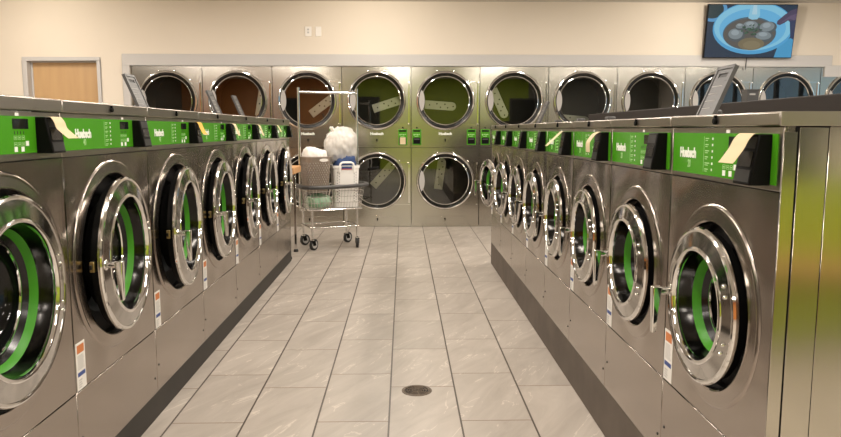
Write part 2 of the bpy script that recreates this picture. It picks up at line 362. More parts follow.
# ------------------------------------------------------------------ washers
def make_washer(kind):
    if kind == 'L':
        W, H, zp, zs, zu, g0, g1, s0 = WL, 1.3473, .111, .389, 1.166, 1.187, 1.292, 1.308
        zc, Re, Rr, Ro, pr, cap = .795, .345, .285, .208, .034, '40'
    else:
        W, H, zp, zs, zu, g0, g1, s0 = WR, 1.2934, .2034, .4711, 1.117, 1.131, 1.245, 1.262
        zc, Re, Rr, Ro, pr, cap = .787, .268, .209, .143, .033, '20'
    D = .84; h = W / 2 - .0016; off = (0, 0, zp)
    root = empty('washing_machine', (0, 0, 0))
    mb = MB(); mb.box(-h, h, .004, D, zp, H - .016, 'steel', skip=('f',)); mb.build('body', root, off, smooth=0)
    # front sheet: pressed ring round the porthole
    Rh = Rr + .014
    mb = MB()
    rings = [(Re + .012, 0), (Re + .004, 0), (Re, -.0035), (Re - .004, -.0050), (Re - .009, -.0045), (Re - .011, -.0045),
             (Rh + .010, -.0095), (Rh + .004, -.0095), (Rh, -.006), (Rh - .001, .004), (Rh - .002, .03)]
    plate_hole(mb, -h, h, zs + .0025, zu - .0015, (0, zc), rings, 0, 'steel')
    for sx in (-1, 1): mb.tube([(sx * (h - .0012), .0006, zs + .003), (sx * (h - .0012), .0006, zu - .002)], .0016, 'plate', 6)
    mb.box(-h, h, .002, .006, zu - .0035, zu + .001, 'black'); mb.box(-h, h, .004, .008, zs - .003, zs + .004, 'black')
    mb.build('front_panel', root, off)
    mb = MB(); mb.box(-h, h, 0, .012, zp + .002, zs - .0015, 'steel_base'); lp = mb.build('lower_panel', root, off, bevel=.0015, seg=1)
    for sx in (-1, 1):
        mb = MB(); mb.lathe([(0.0003, -.002), (.004, -.002), (.0055, 0)], 'dark_steel', (sx * (h - .025), zp + .07 if sx > 0 else zp + .115), 10); mb.build('screw', lp, off)
    
    # control panel
    mb = MB(); mb.box(-h, h, 0, .012, zu + .001, s0 - .0015, 'trim_steel'); cp = mb.build('control_panel', root, off, bevel=.002, seg=1)
    gx0, gx1 = -h + .012, h - .018
    mb = MB(); mb.box(gx0, gx1, -.0022, .002, g0, g1, 'green')
    gh = g1 - g0; fa = mb; zt = lambda t: g0 + gh * t
    ux = lambda u: -W / 2 + u * W
    mb = MB(); mb.box(ux(.625 if kind == 'L' else .60), ux(.735 if kind == 'L' else .735), -.0035, 0, zt(.66), zt(.93), 'display'); mb.build('display', cp, off)
    put_text('Huebsch', 'brand_lettering', .040 if kind == 'L' else .038, (ux(.205) + (0 if kind == 'L' else -.005), -.0028, zt(.50) - zp), 'white_ink', cp, .86, .0018)
    put_text(cap, 'capacity_number', .030, (ux(.215), -.0028, zt(.23) - zp), 'green_ink', cp, .7, .0004)
    rnd = random.Random(3)
    mb = fa; y0, y1 = -.0030, -.0015
    cx = ux(.375 if kind == 'R' else .44)
    mb.box(cx - .004 - .001, cx - .004, y0, y1, zt(.08), zt(.92), 'green_ink')
    for k in range(6):                        # cycle list with its pilot lights
        z = zt(.86 - k * .145); w = rnd.uniform(.018, .030)
        mb.box(cx + .004, cx + .004 + w, y0, y1, z, z + .0028, 'green_ink'); mb.box(cx + .004, cx + .004 + w * .7, y0, y1, z - .005, z - .003, 'green_ink')
        mb.box(cx + .046, cx + .046 + rnd.choice([.005, .007, .018 if k == 3 else .006]), y0, y1, z - .002, z + .004, 'white_ink')
    kx = ux(.555 if kind == 'R' else .63)
    for r in range(2):
        for q in range(3):                    # key pads drawn as small frames
            x = kx + q * .021; z = zt(.20 + r * .17)
            for a, b_, c, d in ((x, x + .015, z, z + .001), (x, x + .015, z + .010, z + .011), (x, x + .001, z, z + .011), (x + .014, x + .015, z, z + .011)): mb.box(a, b_, y0, y1, c, d, 'green_ink')
            mb.box(x + .004, x + .011, y0, y1, z + .004, z + .007, 'green_ink')
    for q in range(4): mb.box(kx + .004 + q * .016, kx + .007 + q * .016, y0, y1, zt(.52), zt(.60), 'dark_grey')
    for q, (dx, dz) in enumerate(((0, .05), (.036, .05), (.062, .20))): mb.box(kx + dx, kx + dx + .016, y0, y1, zt(dz), zt(dz) + .014, 'white_ink')
    mb.box(kx + .012, kx + .032, y0, y1, g1 + .0005, g1 + .009, 'label')
    mb.build('green_fascia', cp, off, smooth=0)
    # card reader pod: wedge, deeper at the bottom
    px1 = W / 2 - (.075 if kind == 'L' else .043); px0 = px1 - .083; pb, pt = g0 - .002, g1 - .001; dt, db = .032, .050
    mb = MB(); mb.hexa([(px0, -db, pb), (px1, -db, pb), (px1, 0, pb), (px0, 0, pb), (px0, -dt, pt), (px1, -dt, pt), (px1, 0, pt), (px0, 0, pt)], 'black')
    pod = mb.build('card_reader', root, off, bevel=.003)
    fr = lambda t: -(db + (dt - db) * t)
    mb = MB(); e = .0012
    for t0, t1, xa, xb, m in ((.06, .30, .006, .077, 'dark_grey'), (.36, .66, .010, .073, 'gloss_black'), (.72, .95, .006, .077, 'dark_grey')):
        z0, z1 = pb + (pt - pb) * t0, pb + (pt - pb) * t1
        mb.hexa([(px0 + xa, fr(t0) - e, z0), (px0 + xb, fr(t0) - e, z0), (px0 + xb, fr(t0) + .002, z0), (px0 + xa, fr(t0) + .002, z0),
                 (px0 + xa, fr(t1) - e, z1), (px0 + xb, fr(t1) - e, z1), (px0 + xb, fr(t1) + .002, z1), (px0 + xa, fr(t1) + .002, z1)], m)
    mb.build('reader_window', pod, off)
    # top strip with its lock, dispenser lid and cap
    mb = MB(); mb.box(-h, h, -.010, .04, s0, H, 'trim_steel'); ts = mb.build('top_trim', root, off, bevel=.004)
    mb = MB(); zz = (s0 + H) / 2
    mb.lathe([(0, -.018), (.007, -.018), (.0085, -.016), (.0085, -.008)], 'black', (0, zz - .002), 16); mb.box(-.004, .004, -.016, -.009, zz + .004, zz + .013, 'black'); mb.build('lock', ts, off)
    mb = MB(); lw, ll = .070, .215; hy = .222 if kind == 'L' else .235; lxo = .29 if kind == 'L' else -.05; th = .010          # hinge at the origin, closed lid reaches to the front (-y)
    mb.box(-lw, -lw + .012, -ll, 0, 0, th + .004, 'grey_plastic'); mb.box(lw - .012, lw, -ll, 0, 0, th + .004, 'grey_plastic')
    mb.box(-lw, lw, -ll, -ll + .012, 0, th + .004, 'grey_plastic'); mb.box(-lw, lw, -.012, 0, 0, th + .004, 'grey_plastic')
    mb.box(-lw + .012, lw - .012, -ll + .058, -.012, .003, th, 'grey_plastic'); mb.box(-lw + .012, -.035, -ll + .012, -ll + .058, .003, th, 'grey_plastic')
    mb.box(.035, lw - .012, -ll + .012, -ll + .058, .003, th, 'grey_plastic'); mb.box(-.035, .035, -ll + .012, -ll + .028, .003, th, 'grey_plastic'); mb.box(-.035, .035, -ll + .042, -ll + .058, .003, th, 'grey_plastic')
    mb.box(-.035, .035, -ll + .028, -ll + .042, .006, th, 'rubber')
    for k in range(4): mb.box(-.05, .03 - .01 * (k % 2), -ll + .075 + k * .028, -ll + .078 + k * .028, .0015, .004, 'label_grey')
    lid = mb.build('dispenser_lid', root, loc=(lxo, hy, H - .013 - zp), bevel=.0015, seg=1)
    mb = MB(); mb.box(lxo - .030, lxo + .030, hy + .022, hy + .066, H - .016, H + .030, 'grey_plastic'); mb.build('dispenser_cap', root, off, bevel=.006, seg=3)
    # porthole: door hinged on the user's right
    hx = Rr - .004
    door = MB()
    door.lathe([(Rr - .012, .004), (Rr - .010, -.50 * pr), (Rr - .004, -.55 * pr)], 'black', (0, zc), 96)
    door.lathe([(Rr - .004, -.55 * pr), (Rr, -.65 * pr), (Rr + .001, -.88 * pr), (Rr - .002, -pr - .0015), (Rr - .007, -pr - .0035), (Rr - .0118, -pr - .0025), (Rr - .012, -pr)], 'chrome', (0, zc), 96)
    door.lathe([(Rr - .012, -pr), (Ro + .014, -pr - .008)], 'plate', (0, zc), 96)
    door.lathe([(Ro + .014, -pr - .008), (Ro + .0135, -pr - .011), (Ro + .009, -pr - .013), (Ro + .003, -pr - .012), (Ro, -pr - .006), (Ro - .001, -pr + .006)], 'chrome', (0, zc), 96)
    door.lathe([(Rr - .012, .004), (Ro, .006), (Ro - .006, .052), (Ro - .040, .053)], 'black', (0, zc), 96)
    doff = (hx, 0, zc)
    dob = door.build('door', root, doff, (hx, 0, zc - zp), smooth=28)
    mb = MB(); mb.lathe([(Ro - .001, -pr + .006), (Ro - .005, -.010), (Ro - .009, .000), (Ro - .012, .009)], 'dark_chrome', (0, zc), 72)
    mb.lathe([(Ro - .025, .030), (Ro - .036, .046), (Ro - .046, .044)], 'gloss_black', (0, zc), 72); mb.build('door_bezel', dob, doff)
    mb = MB(); mb.lathe([(Ro - .012, .009), (Ro - .019, .018), (Ro - .025, .030)], 'green_ring', (0, zc), 72); gr = mb.build('green_trim_ring', dob, doff); gr['label'] = 'bright green ring'
    mb = MB(); rg = Ro - .046
    mb.lathe([(rg, .044), (rg - .004, .07), (rg * .86, .092), (rg * .6, .110), (rg * .3, .119), (.0005, .121)], 'washer_glass', (0, zc), 48); mb.build('door_glass', dob, doff)
    mb = MB(); mb.lathe([(rg + .002, .044), (rg, .040), (rg - .004, .040), (rg - .006, .045)], 'chrome', (0, zc), 64); mb.build('inner_rim', dob, doff)
    mb = MB(); X = -(Ro + .5 * (Rr - Ro))         # handle: post and lever
    ho = .056; hl = .125
    mb.lathe([(.020, -pr * .9), (.020, -pr - .004), (.011, -pr - .008)], 'chrome', (X, zc), 20)
    mb.rod((X, -pr * .9, zc), (X, -pr - ho + .012, zc), .0115, 'chrome', 14)
    mb.hexa([(X - .010, -pr - ho - .002, zc - hl), (X + .010, -pr - ho - .002, zc - hl), (X + .009, -pr - ho + .012, zc - hl), (X - .009, -pr - ho + .012, zc - hl),
             (X - .013, -pr - ho - .004, zc + .014), (X + .013, -pr - ho - .004, zc + .014), (X + .013, -pr - ho + .024, zc + .014), (X - .013, -pr - ho + .024, zc + .014)], 'chrome')
    mb.build('handle', dob, doff, bevel=.004, seg=3)
    mb = MB(); mb.box(-Rr - .004, -Rr + .020, -.012, .004, zc - .018, zc + .018, 'brass'); mb.box(-Rr - .012, -Rr, -.006, .002, zc - .008, zc + .008, 'dark_steel'); mb.build('latch', dob, doff, bevel=.002)
    rm = (Ro + Rr) / 2
    for dz in (-.085, -.06, .06, .085):
        mb = MB(); xx = math.sqrt(max(rm * rm - dz * dz, 0)); mb.lathe([(.0005, -pr - .011), (.004, -pr - .010), (.006, -pr - .006), (.0065, -pr + .002)], 'chrome', (xx, zc + dz), 12); mb.build('hinge_bolt', dob, doff)
    # recess, gasket and drum behind the door
    mb = MB(); mb.lathe([(Rh - .002, .03), (Rh - .004, .05), (Ro + .01, .055), (Ro - .006, .075), (Ro - .010, .13)], 'rubber', (0, zc), 72); mb.build('gasket', root, off)
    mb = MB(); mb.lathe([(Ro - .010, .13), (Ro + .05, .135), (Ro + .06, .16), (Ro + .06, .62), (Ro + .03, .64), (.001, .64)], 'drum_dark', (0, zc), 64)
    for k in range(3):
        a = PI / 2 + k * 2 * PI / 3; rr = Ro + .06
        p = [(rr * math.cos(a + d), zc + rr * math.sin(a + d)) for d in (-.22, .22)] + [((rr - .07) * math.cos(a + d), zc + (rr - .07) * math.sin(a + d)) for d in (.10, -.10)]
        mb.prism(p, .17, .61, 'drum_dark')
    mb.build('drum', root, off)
    # narrow notice stuck low on the front, user's left
    lx0 = -h + .008 if kind == 'L' else -h + .004; lz0 = zs + .004; lw2, lh = .066, .160
    if kind == 'L': lz0 = zs + .003
    mb = MB(); mb.box(lx0, lx0 + lw2, -.0012, .0005, lz0, lz0 + lh, 'label')
    mb.box(lx0 + .008, lx0 + lw2 - .008, -.0018, 0, lz0 + lh - .036, lz0 + lh - .008, 'label_orange'); mb.box(lx0 + .006, lx0 + lw2 - .006, -.0018, 0, lz0 + .046, lz0 + .060, 'label_blue')
    for k in range(9): mb.box(lx0 + .009, lx0 + lw2 - .010 - .004 * (k % 3), -.0018, 0, lz0 + .070 + k * .0055, lz0 + .072 + k * .0055, 'label_grey')
    for k in range(4): mb.box(lx0 + .009, lx0 + .030 + .005 * (k % 2), -.0018, 0, lz0 + .008 + k * .008, lz0 + .011 + k * .008, 'label_grey')
    nl = mb.build('warning_label', root, off, smooth=0); nl['label'] = 'narrow white notice with orange heading and blue band'
    root['pod_x'] = (px0 + px1) / 2; root['pod_top'] = pt; root['zp'] = zp
    return root

LEFT = [  # Y index from the camera, door ajar (deg), lid open, slip colour, label
    (1, 0, 'paper', 'large steel washer cut off by the left edge, cream slip on its black card reader'),
    (3, 0, None, 'large steel washer second from the camera in the left row, bare card reader'),
    (4, 1, 'paper_yellow', 'large steel washer in the left row with a yellow slip on its card reader'),
    (2, 0, 'paper', 'large steel washer next beyond the yellow-slip one in the left row'),
    (3.5, 1, 'paper', 'large steel washer third from the far end of the left row, lid raised'),
    (2, 1, 'paper', 'large steel washer next to last in the left row, lid raised'),
    (3, 0, None, 'large steel washer at the far end of the left row beside the cart'),
]
RIGHT = [ # from the far end towards the camera
    (14, 0, None, 'narrow steel washer at the far end of the right row, door well ajar'),
    (6, 1, None, 'narrow steel washer second from the far end of the right row, lid raised'),
    (2, 0, None, 'narrow steel washer third from the far end of the right row, lid shut'),
    (2, 0, None, 'narrow steel washer fourth from the far end of the right row'),
    (0, 0, 'paper', 'narrow steel washer fourth from the camera in the right row, long cream slip'),
    (0, 0, 'paper', 'narrow steel washer third from the camera in the right row, folded cream slip'),
    (1, 1, None, 'narrow steel washer second from the camera on the right, grey lid raised'),
    (1, 0, 'paper', 'nearest steel washer of the right row, olive side panel in view'),
]
def place(proto, first, loc, rz, ajar, lid, label, group):
    o = proto if first else copy_tree(proto)
    o.location = loc; o.rotation_euler = (0, 0, rz)
    child(o, 'door').rotation_euler = (0, 0, math.radians(ajar))
    child(o, 'dispenser_lid').rotation_euler = (-math.radians(113 if lid else 0), 0, 0)
    tag(o, label, 'washing machine', group)
    return o
slips = []
pl = make_washer('L'); washers = []
copies = []
for k, (aj, lid, slip, lab) in enumerate(LEFT):
    yc = YL - (6 - k + .5) * WL
    o = place(pl, k == 0, (A, yc, pl['zp']), PI / 2, aj, lid, lab, 'large washers of the left row')
    if slip: slips.append((o, slip, 'left', k))
pr_ = make_washer('R')
for k, (aj, lid, slip, lab) in enumerate(RIGHT):
    yc = YR - (k + .5) * WR
    o = place(pr_, k == 0, (B, yc, pr_['zp']), -PI / 2, aj, lid, lab, 'narrow washers of the right row')
    if slip: slips.append((o, slip, 'right', k))
    near = o
for o in list(COL.objects):        # only some machines carry the raised dispenser cap
    if o.name.split('.')[0] == 'dispenser_cap' and not any(t in o.parent['label'] for t in ('yellow slip on', 'third from the far', 'second from the camera on the right', 'fourth from the camera', 'fourth from the far')): bpy.data.objects.remove(o)
# the near end of the right row shows its side: corner post and two side sheets
mb = MB(); hw = WR / 2 - .0012; zp = .2034
mb.box(hw, hw + .0025, .000, .030, zp + .002, 1.250, 'side_steel'); mb.build('corner_post', near, (0, 0, zp), bevel=.001, seg=1)
mb = MB(); mb.box(hw, hw + .0025, .034, .098, zp + .002, 1.259, 'side_steel'); mb.build('side_panel', near, (0, 0, zp), bevel=.001, seg=1)
mb = MB(); mb.box(hw, hw + .0025, .0995, .835, zp + .002, 1.259, 'side_steel'); mb.build('side_panel', near, (0, 0, zp), bevel=.001, seg=1)
mb = MB(); mb.box(hw, hw + .004, -.010, .84, 1.262, 1.2934, 'trim_steel'); mb.build('side_trim', near, (0, 0, zp), bevel=.001, seg=1)
mb = MB(); mb.box(hw - .001, hw + .001, .026, .102, zp + .002, 1.262, 'black'); mb.build('seam_shade', near, (0, 0, zp))  # black strip standing in for the shade inside the open seams

# paper slips held in the card readers
SLIP = {('left', 0): (.068, [(.000, .000), (-.012, -.002), (-.022, -.016), (-.028, -.034), (-.040, -.046), (-.056, -.060), (-.062, -.064)], 'curling cream paper slip on the card reader at the left edge'),
        ('left', 2): (.070, [(0, 0), (-.014, -.004), (-.024, -.028), (-.036, -.052), (-.045, -.062)], 'yellow paper slip hanging from a card reader in the left row'),
        ('left', 3): (.060, [(0, 0), (-.016, -.006), (-.026, -.030), (-.038, -.060), (-.044, -.074)], 'cream paper slip on the card reader just past the yellow slip'),
        ('left', 4): (.055, [(0, 0), (-.018, -.010), (-.028, -.035), (-.040, -.066), (-.046, -.080)], 'cream paper slip, third from the far end of the left row'),
        ('left', 5): (.055, [(0, 0), (-.018, -.006), (-.032, -.030), (-.046, -.056)], 'cream paper slip farthest away in the left row'),
        ('right', 4): (.060, [(0, 0), (-.014, -.002), (-.030, -.018), (-.058, -.044), (-.085, -.070)], 'long cream slip sticking out, fourth card reader from the camera on the right'),
        ('right', 5): (.060, [(0, 0), (-.020, -.010), (-.040, -.036), (-.044, -.052), (-.042, -.082)], 'folded cream slip, third card reader from the camera on the right'),
        ('right', 7): (.074, [(0, 0), (-.010, -.001), (-.022, -.014), (-.032, -.034), (-.050, -.060), (-.056, -.067)], 'broad cream slip on the nearest card reader of the right row')}
for o, m, side, k in slips:
    w, pts, lab = SLIP[(side, k)]
    mb = MB(); n = 5; P = []
    for i in range(len(pts) - 1):
        for j in range(n if i < len(pts) - 2 else n + 1):
            t = j / n; p0 = pts[max(i - 1, 0)]; p1 = pts[i]; p2 = pts[i + 1]; p3 = pts[min(i + 2, len(pts) - 1)]
            P.append([.5 * (2 * p1[q] + (p2[q] - p0[q]) * t + (2 * p0[q] - 5 * p1[q] + 4 * p2[q] - p3[q]) * t * t + (3 * p1[q] - p0[q] - 3 * p2[q] + p3[q]) * t ** 3) for q in (0, 1)])
    nn = len(P); th = .0006
    vs = []
    for y, z in P: vs += [(-w / 2, y, z), (w / 2, y, z), (w / 2, y - th, z + th), (-w / 2, y - th, z + th)]
    fs = [[0, 1, 2, 3], [4 * nn - 1, 4 * nn - 2, 4 * nn - 3, 4 * nn - 4]]
    for i in range(nn - 1):
        a = 4 * i; b = a + 4
        for q in range(4): fs.append([a + q, b + q, b + (q + 1) % 4, a + (q + 1) % 4])
    mb.add(vs, fs, m)
    s = mb.build('paper_slip', smooth=60)
    s.location = o.matrix_basis @ Vector((o['pod_x'], -.031, o['pod_top'] - o['zp'] + .0012)); s.rotation_euler = o.rotation_euler
    tag(s, lab, 'paper slip', 'paper slips in the card readers')
for o in list(bpy.data.objects):
    for k in ('pod_x', 'pod_top', 'zp'):
        if k in o: del o[k]

# curbs the rows stand on
tag(box_obj('plinth', 'plinth_l', A - .84, A - .001, YL - 7 * WL - .3, YL, 0, .111, bevel=.004), 'dark low base under the left row of washers', 'plinth')
tag(box_obj('plinth', 'plinth_r', B + .001, B + .84, YR - 8 * WR, YR, 0, .2034, bevel=.004), 'taller brown base under the right row of washers', 'plinth')
# bulkhead behind the right row
tag(box_obj('bulkhead', 'dark_bulk', 1.70, 2.02, YR - 8 * WR, YR - .05, 0, 1.395, bevel=.006), 'dark bulkhead running behind the right row of washers', 'bulkhead')
mb = MB(); mb.box(-.030, .030, -.03, .03, 0, .056, 'grey_plastic'); mb.box(-.018, .012, -.0312, -.029, .034, .042, 'label_grey'); mb.box(-.033, .033, -.033, .033, .056, .064, 'grey_plastic')
o = mb.build('plastic_box', bevel=.004); o.location = (1.78, 3.69, 1.395); tag(o, 'small grey plastic box standing on the dark bulkhead', 'box')

# ------------------------------------------------------------------ tumble dryers
ZU, ZLO = 1.623, .597
def ell_poly(cx, cz, rx, rz, n=28, a0=0, a1=2 * PI): return [(cx + rx * math.cos(a0 + (a1 - a0) * i / n), cz + rz * math.sin(a0 + (a1 - a0) * i / n)) for i in range(n)]
def make_dryer():
    root = empty('stacked_dryer', (0, 0, 0)); h = DW / 2 - .0035
    mb = MB(); mb.box(-h, h, .012, .95, .004, 2.048, 'dryer_steel', skip=('f',)); mb.build('body', root, smooth=0)
    mb = MB()
    for z0, z1, zc in ((1.030, 2.050, ZU), (.004, 1.026, ZLO)):
        plate_hole(mb, -h, h, z0, z1, (0, zc), [(.362, 0), (.352, 0), (.337, .004), (.335, .03)], 0, 'dryer_steel')
        for xa, xb in ((-h, -h), (h, h)): pass
    mb.box(-h, -h + .001, 0, .012, .004, 2.05, 'dryer_steel'); mb.box(h - .001, h, 0, .012, .004, 2.05, 'dryer_steel'); mb.box(-h, h, .003, .012, 1.024, 1.032, 'black')
    mb.build('front_panel', root)
    for zc, lz in ((ZU, 1.108), (ZLO, .086)):
        # door: sheet with chrome ring, glass, hinge bar, grip
        mb = MB()
        mb.lathe([(.372, 0), (.374, -.010), (.371, -.022), (.365, -.029), (.357, -.030), (.350, -.024), (.347, -.014)], 'chrome', (0, zc), 96)
        mb.lathe([(.347, -.014), (.330, -.010), (.307, -.010)], 'gloss_black', (0, zc), 96); mb.lathe([(.372, 0), (.337, .002), (.307, .01), (.307, -.010)], 'black', (0, zc), 72)
        d = mb.build('door', root, (0, 0, zc), (0, 0, zc), smooth=30)
        mb = MB(); mb.lathe([(.309, -.0135), (.305, -.0145), (.301, -.011), (.300, -.006)], 'chrome', (0, 0), 96); mb.build('glass_rim', d)
        mb = MB(); mb.lathe([(.306, -.008), (.0005, -.008)], 'glass', (0, 0), 72); mb.build('door_glass', d)
        mb = MB(); a = .36     # grip at the left: a crescent plate
        pts = [(.338 * math.cos(PI + t), .338 * math.sin(PI + t)) for t in [-.42 + .84 * i / 16 for i in range(17)]]
        inn = [(-.338 * math.cos(.42) + .055 * math.cos(t) - .012, .138 * math.sin(t)) for t in [PI / 2 - PI * i / 14 for i in range(1, 14)]]
        inn = inn[::-1]
        mb.prism(pts + inn, -.022, -.0095, 'label_grey'); mb.build('door_grip', d, bevel=.003)
        mb = MB(); mb.box(.405, .418, -.014, 0, -.305, .235, 'chrome'); mb.box(.18, .418, -.004, 0, .238, .242, 'chrome'); mb.box(.20, .418, -.004, 0, -.309, -.305, 'chrome')
        for zz in (-.30, .225): mb.lathe([(0, -.02), (.011, -.018), (.013, 0)], 'chrome', (.411, zz), 12)
        mb.build('hinge_bar', d)
        for t in (PI / 2 + .27, PI / 2 - .27, PI / 2 - .85):
            mb = MB(); mb.lathe([(.0003, -.012), (.008, -.010), (.010, 0)], 'chrome', (.385 * math.cos(t), .385 * math.sin(t)), 10); mb.build('screw', d)
        # drum
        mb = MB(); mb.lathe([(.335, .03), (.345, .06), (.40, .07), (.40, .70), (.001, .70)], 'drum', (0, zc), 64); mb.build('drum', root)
        mb = MB(); L_, w = .215, .058
        poly = [(L_ - w + w * math.cos(t), w * math.sin(t)) for t in [-PI / 2 + PI * i / 10 for i in range(11)]] + [(-L_, w), (-L_, -w)]
        mb.prism(poly, .668, .69, 'baffle')
        for hx_, hz_ in ((-.15, 0), (-.05, .022), (.0, -.022), (.06, .022), (.10, -.022), (.175, 0)): mb.lathe([(.0005, -.0008), (.011, -.0008), (.011, .001)], 'black', (hx_, hz_), 10, y=.668)
        b = mb.build('baffle', root, loc=(0, 0, zc), bevel=.002, seg=1)
        # lint door strip
        mb = MB(); mb.box(-.252, .250, -.003, .004, lz - .052, lz + .052, 'dryer_steel'); ld = mb.build('lint_door', root, bevel=.0015, seg=1)
        mb = MB(); mb.lathe([(0, -.007), (.009, -.006), (.012, -.003), (.012, 0)], 'black', (0, lz + .018), 12); mb.box(-.005, .005, -.006, 0, lz - .010, lz + .010, 'black'); mb.build('lint_lock', ld)
    put_text('Huebsch', 'brand_lettering', .046, (0, -.003, 1.203), 'white_ink', root, 1.05, .0022)
    for xc in (-.367, .333):
        mb = MB(); mb.box(xc - .058, xc + .058, -.026, .004, 1.060, 1.262, 'green'); cr = mb.build('card_reader', root, bevel=.006)
        mb = MB(); mb.box(xc - .046, xc + .046, -.029, -.024, 1.075, 1.155, 'black'); mb.box(xc - .034, xc + .034, -.034, -.026, 1.128, 1.142, 'grey_plastic')
        mb.box(xc - .046, xc + .046, -.028, -.024, 1.228, 1.250, 'display')
        for q in range(4): mb.box(xc - .042 + q * .022, xc - .042 + q * .022 + .014, -.0275, -.025, 1.183 + .007 * (q % 2), 1.200, 'green_ink')
        mb.box(xc - .030, xc + .020, -.0275, -.025, 1.168, 1.173, 'green_ink'); mb.build('reader_face', cr)
        mb = MB(); mb.lathe([(0, -.006), (.009, -.005), (.011, 0)], 'black', (xc, 1.280), 12); mb.build('reader_lock', root)
    return root
DR = ['steel stacked dryer at the far left of the back wall, beside the grey casing', 'steel stacked dryer second from the left of the back wall, orange in its glass',
      'steel stacked dryer directly behind the left pole of the cart', 'steel stacked dryer right behind the cart, cream note on its right card reader',
      'steel stacked dryer facing the aisle straight on, fully visible, just right of the note', 'steel stacked dryer behind the far end of the right washer row',
      'steel stacked dryer just right of the narrow raised lid', 'steel stacked dryer between that lid and the television, left of its lower corner',
      'steel stacked dryer under the television, half hidden by a raised lid', 'steel stacked dryer under the right end of the television', 'steel stacked dryer cut off by the right edge']
DR[6] = 'steel stacked dryer fifth from the right end of the back wall'
DR[7] = 'steel stacked dryer fourth from the right end of the back wall'
# baffle placement per dryer: (upper dx, dz, angle), (lower ...) in metres / degrees
BAF = {1: ((.17, .03, 80), (0, 0, 30)), 2: ((.13, -.03, 37), (.05, 0, 60)), 3: ((.13, -.02, 18), (.06, .04, 48)), 4: ((-.03, -.04, -4), (-.03, .05, 82)),
       5: ((-.10, -.01, -65), (0, 0, 20)), 0: ((.02, -.22, 5), (0, 0, 40)), 6: ((.05, -.23, -5), (0, 0, 0)), 7: ((-.05, -.23, 10), (0, 0, 70)), 8: ((0, -.24, 0), (0, 0, 10)), 9: ((.05, -.24, 0), (0, 0, 50)), 10: ((0, -.2, 0), (0, 0, 0))}
dp = make_dryer()
for i in range(11):
    o = dp if i == 0 else copy_tree(dp)
    o.location = (DX + DW * (i - 4) + DW / 2, DY, 0)
    tag(o, DR[i], 'dryer', 'stacked dryers along the back wall')
    bs = [c for c in o.children if c.name.split('.')[0] == 'baffle']; bs.sort(key=lambda c: -c.matrix_basis.translation.z)
    for c, (dx, dz, an) in zip(bs, BAF[i]):
        zc = ZU if c is bs[0] else ZLO
        c.location = (dx, 0, zc + dz); c.rotation_euler = (0, -math.radians(an), 0)
# cream note stuck on one reader
mb = MB(); mb.box(-.036, .036, -.0008, 0, -.044, .044, 'paper'); o = mb.build('paper_note'); o.location = (DX - DW / 2 + .333, DY - .034, 1.113)
tag(o, 'square cream note stuck on a green dryer card reader', 'note')

# ------------------------------------------------------------------ on the wall
tv = empty('television', (4.375, DY - .05, 2.163)); tv.rotation_euler = (math.radians(7.5), 0, 0); tag(tv, 'flat television high on the back wall showing a bowl of soup', 'television')
SW, SH = 1.115, .640
mb = MB(); mb.box(-SW / 2 - .008, SW / 2 + .008, -.03, .012, 0, SH + .016, 'black'); mb.box(-.35, .35, .012, .04, .1, .5, 'black'); mb.build('housing', tv, bevel=.004)
EM = {}
def em(name, c):
    if name not in EM:
        m = bpy.data.materials.new('screen_' + name); m.use_nodes = True; nt = m.node_tree; b = nt.nodes['Principled BSDF']
        b.inputs['Base Color'].default_value = (.01, .01, .01, 1); b.inputs['Roughness'].default_value = .25
        b.inputs['Emission Color'].default_value = (*c, 1); b.inputs['Emission Strength'].default_value = .62; EM[name] = m
    return EM[name]
def clip(poly):
    def cut(p, ax, v, s):
        out = []
        for i in range(len(p)):
            a, b = p[i - 1], p[i]; ia, ib = s * (a[ax] - v) <= 0, s * (b[ax] - v) <= 0
            if ia != ib:
                t = (v - a[ax]) / (b[ax] - a[ax]); out.append((a[0] + t * (b[0] - a[0]), a[1] + t * (b[1] - a[1])))
            if ib: out.append(b)
        return out
    for ax, v, s in ((0, 0, -1), (0, 1, 1), (1, 0, -1), (1, 1, 1)): poly = cut(poly, ax, v, s) if poly else poly
    return poly
mb = MB(); lay = [0]
def pic(poly, name, c):
    p = clip(poly)
    if len(p) < 3: return
    lay[0] += 1; y = -.0302 - .00012 * lay[0]
    mb.add([(-SW / 2 + u * SW, y, .008 + (1 - v) * SH) for u, v in p], [list(range(len(p)))], em(name, c))
E2 = lambda u, v, a, b, rot=0, n=40: [(u + a * math.cos(t) * math.cos(rot) - b * math.sin(t) * math.sin(rot), v + (a * math.cos(t) * math.sin(rot) + b * math.sin(t) * math.cos(rot)) * 1.0) for t in [2 * PI * i / n for i in range(n)]]
pic([(0, 0), (1, 0), (1, 1), (0, 1)], 'table', (.012, .034, .075))
pic(E2(.05, .10, .16, .22), 'dish_rim', (.12, .40, .75)); pic(E2(.04, .09, .13, .17), 'dish', (.012, .04, .05))
pic([(.84, .72), (1, .60), (1, 1), (.80, 1)], 'cloth', (.08, .42, .75))
pic(E2(.525, .44, .46, .50, .05), 'bowl_edge', (.10, .47, .85)); pic(E2(.525, .415, .445, .455, .05), 'bowl', (.30, .74, 1.0)); pic(E2(.52, .45, .38, .38, .05), 'bowl_inner', (.17, .58, .95))
pic(E2(.49, .54, .305, .315, .03), 'broth_edge', (.09, .15, .20)); pic(E2(.49, .55, .295, .295, .03), 'broth', (.13, .115, .10))
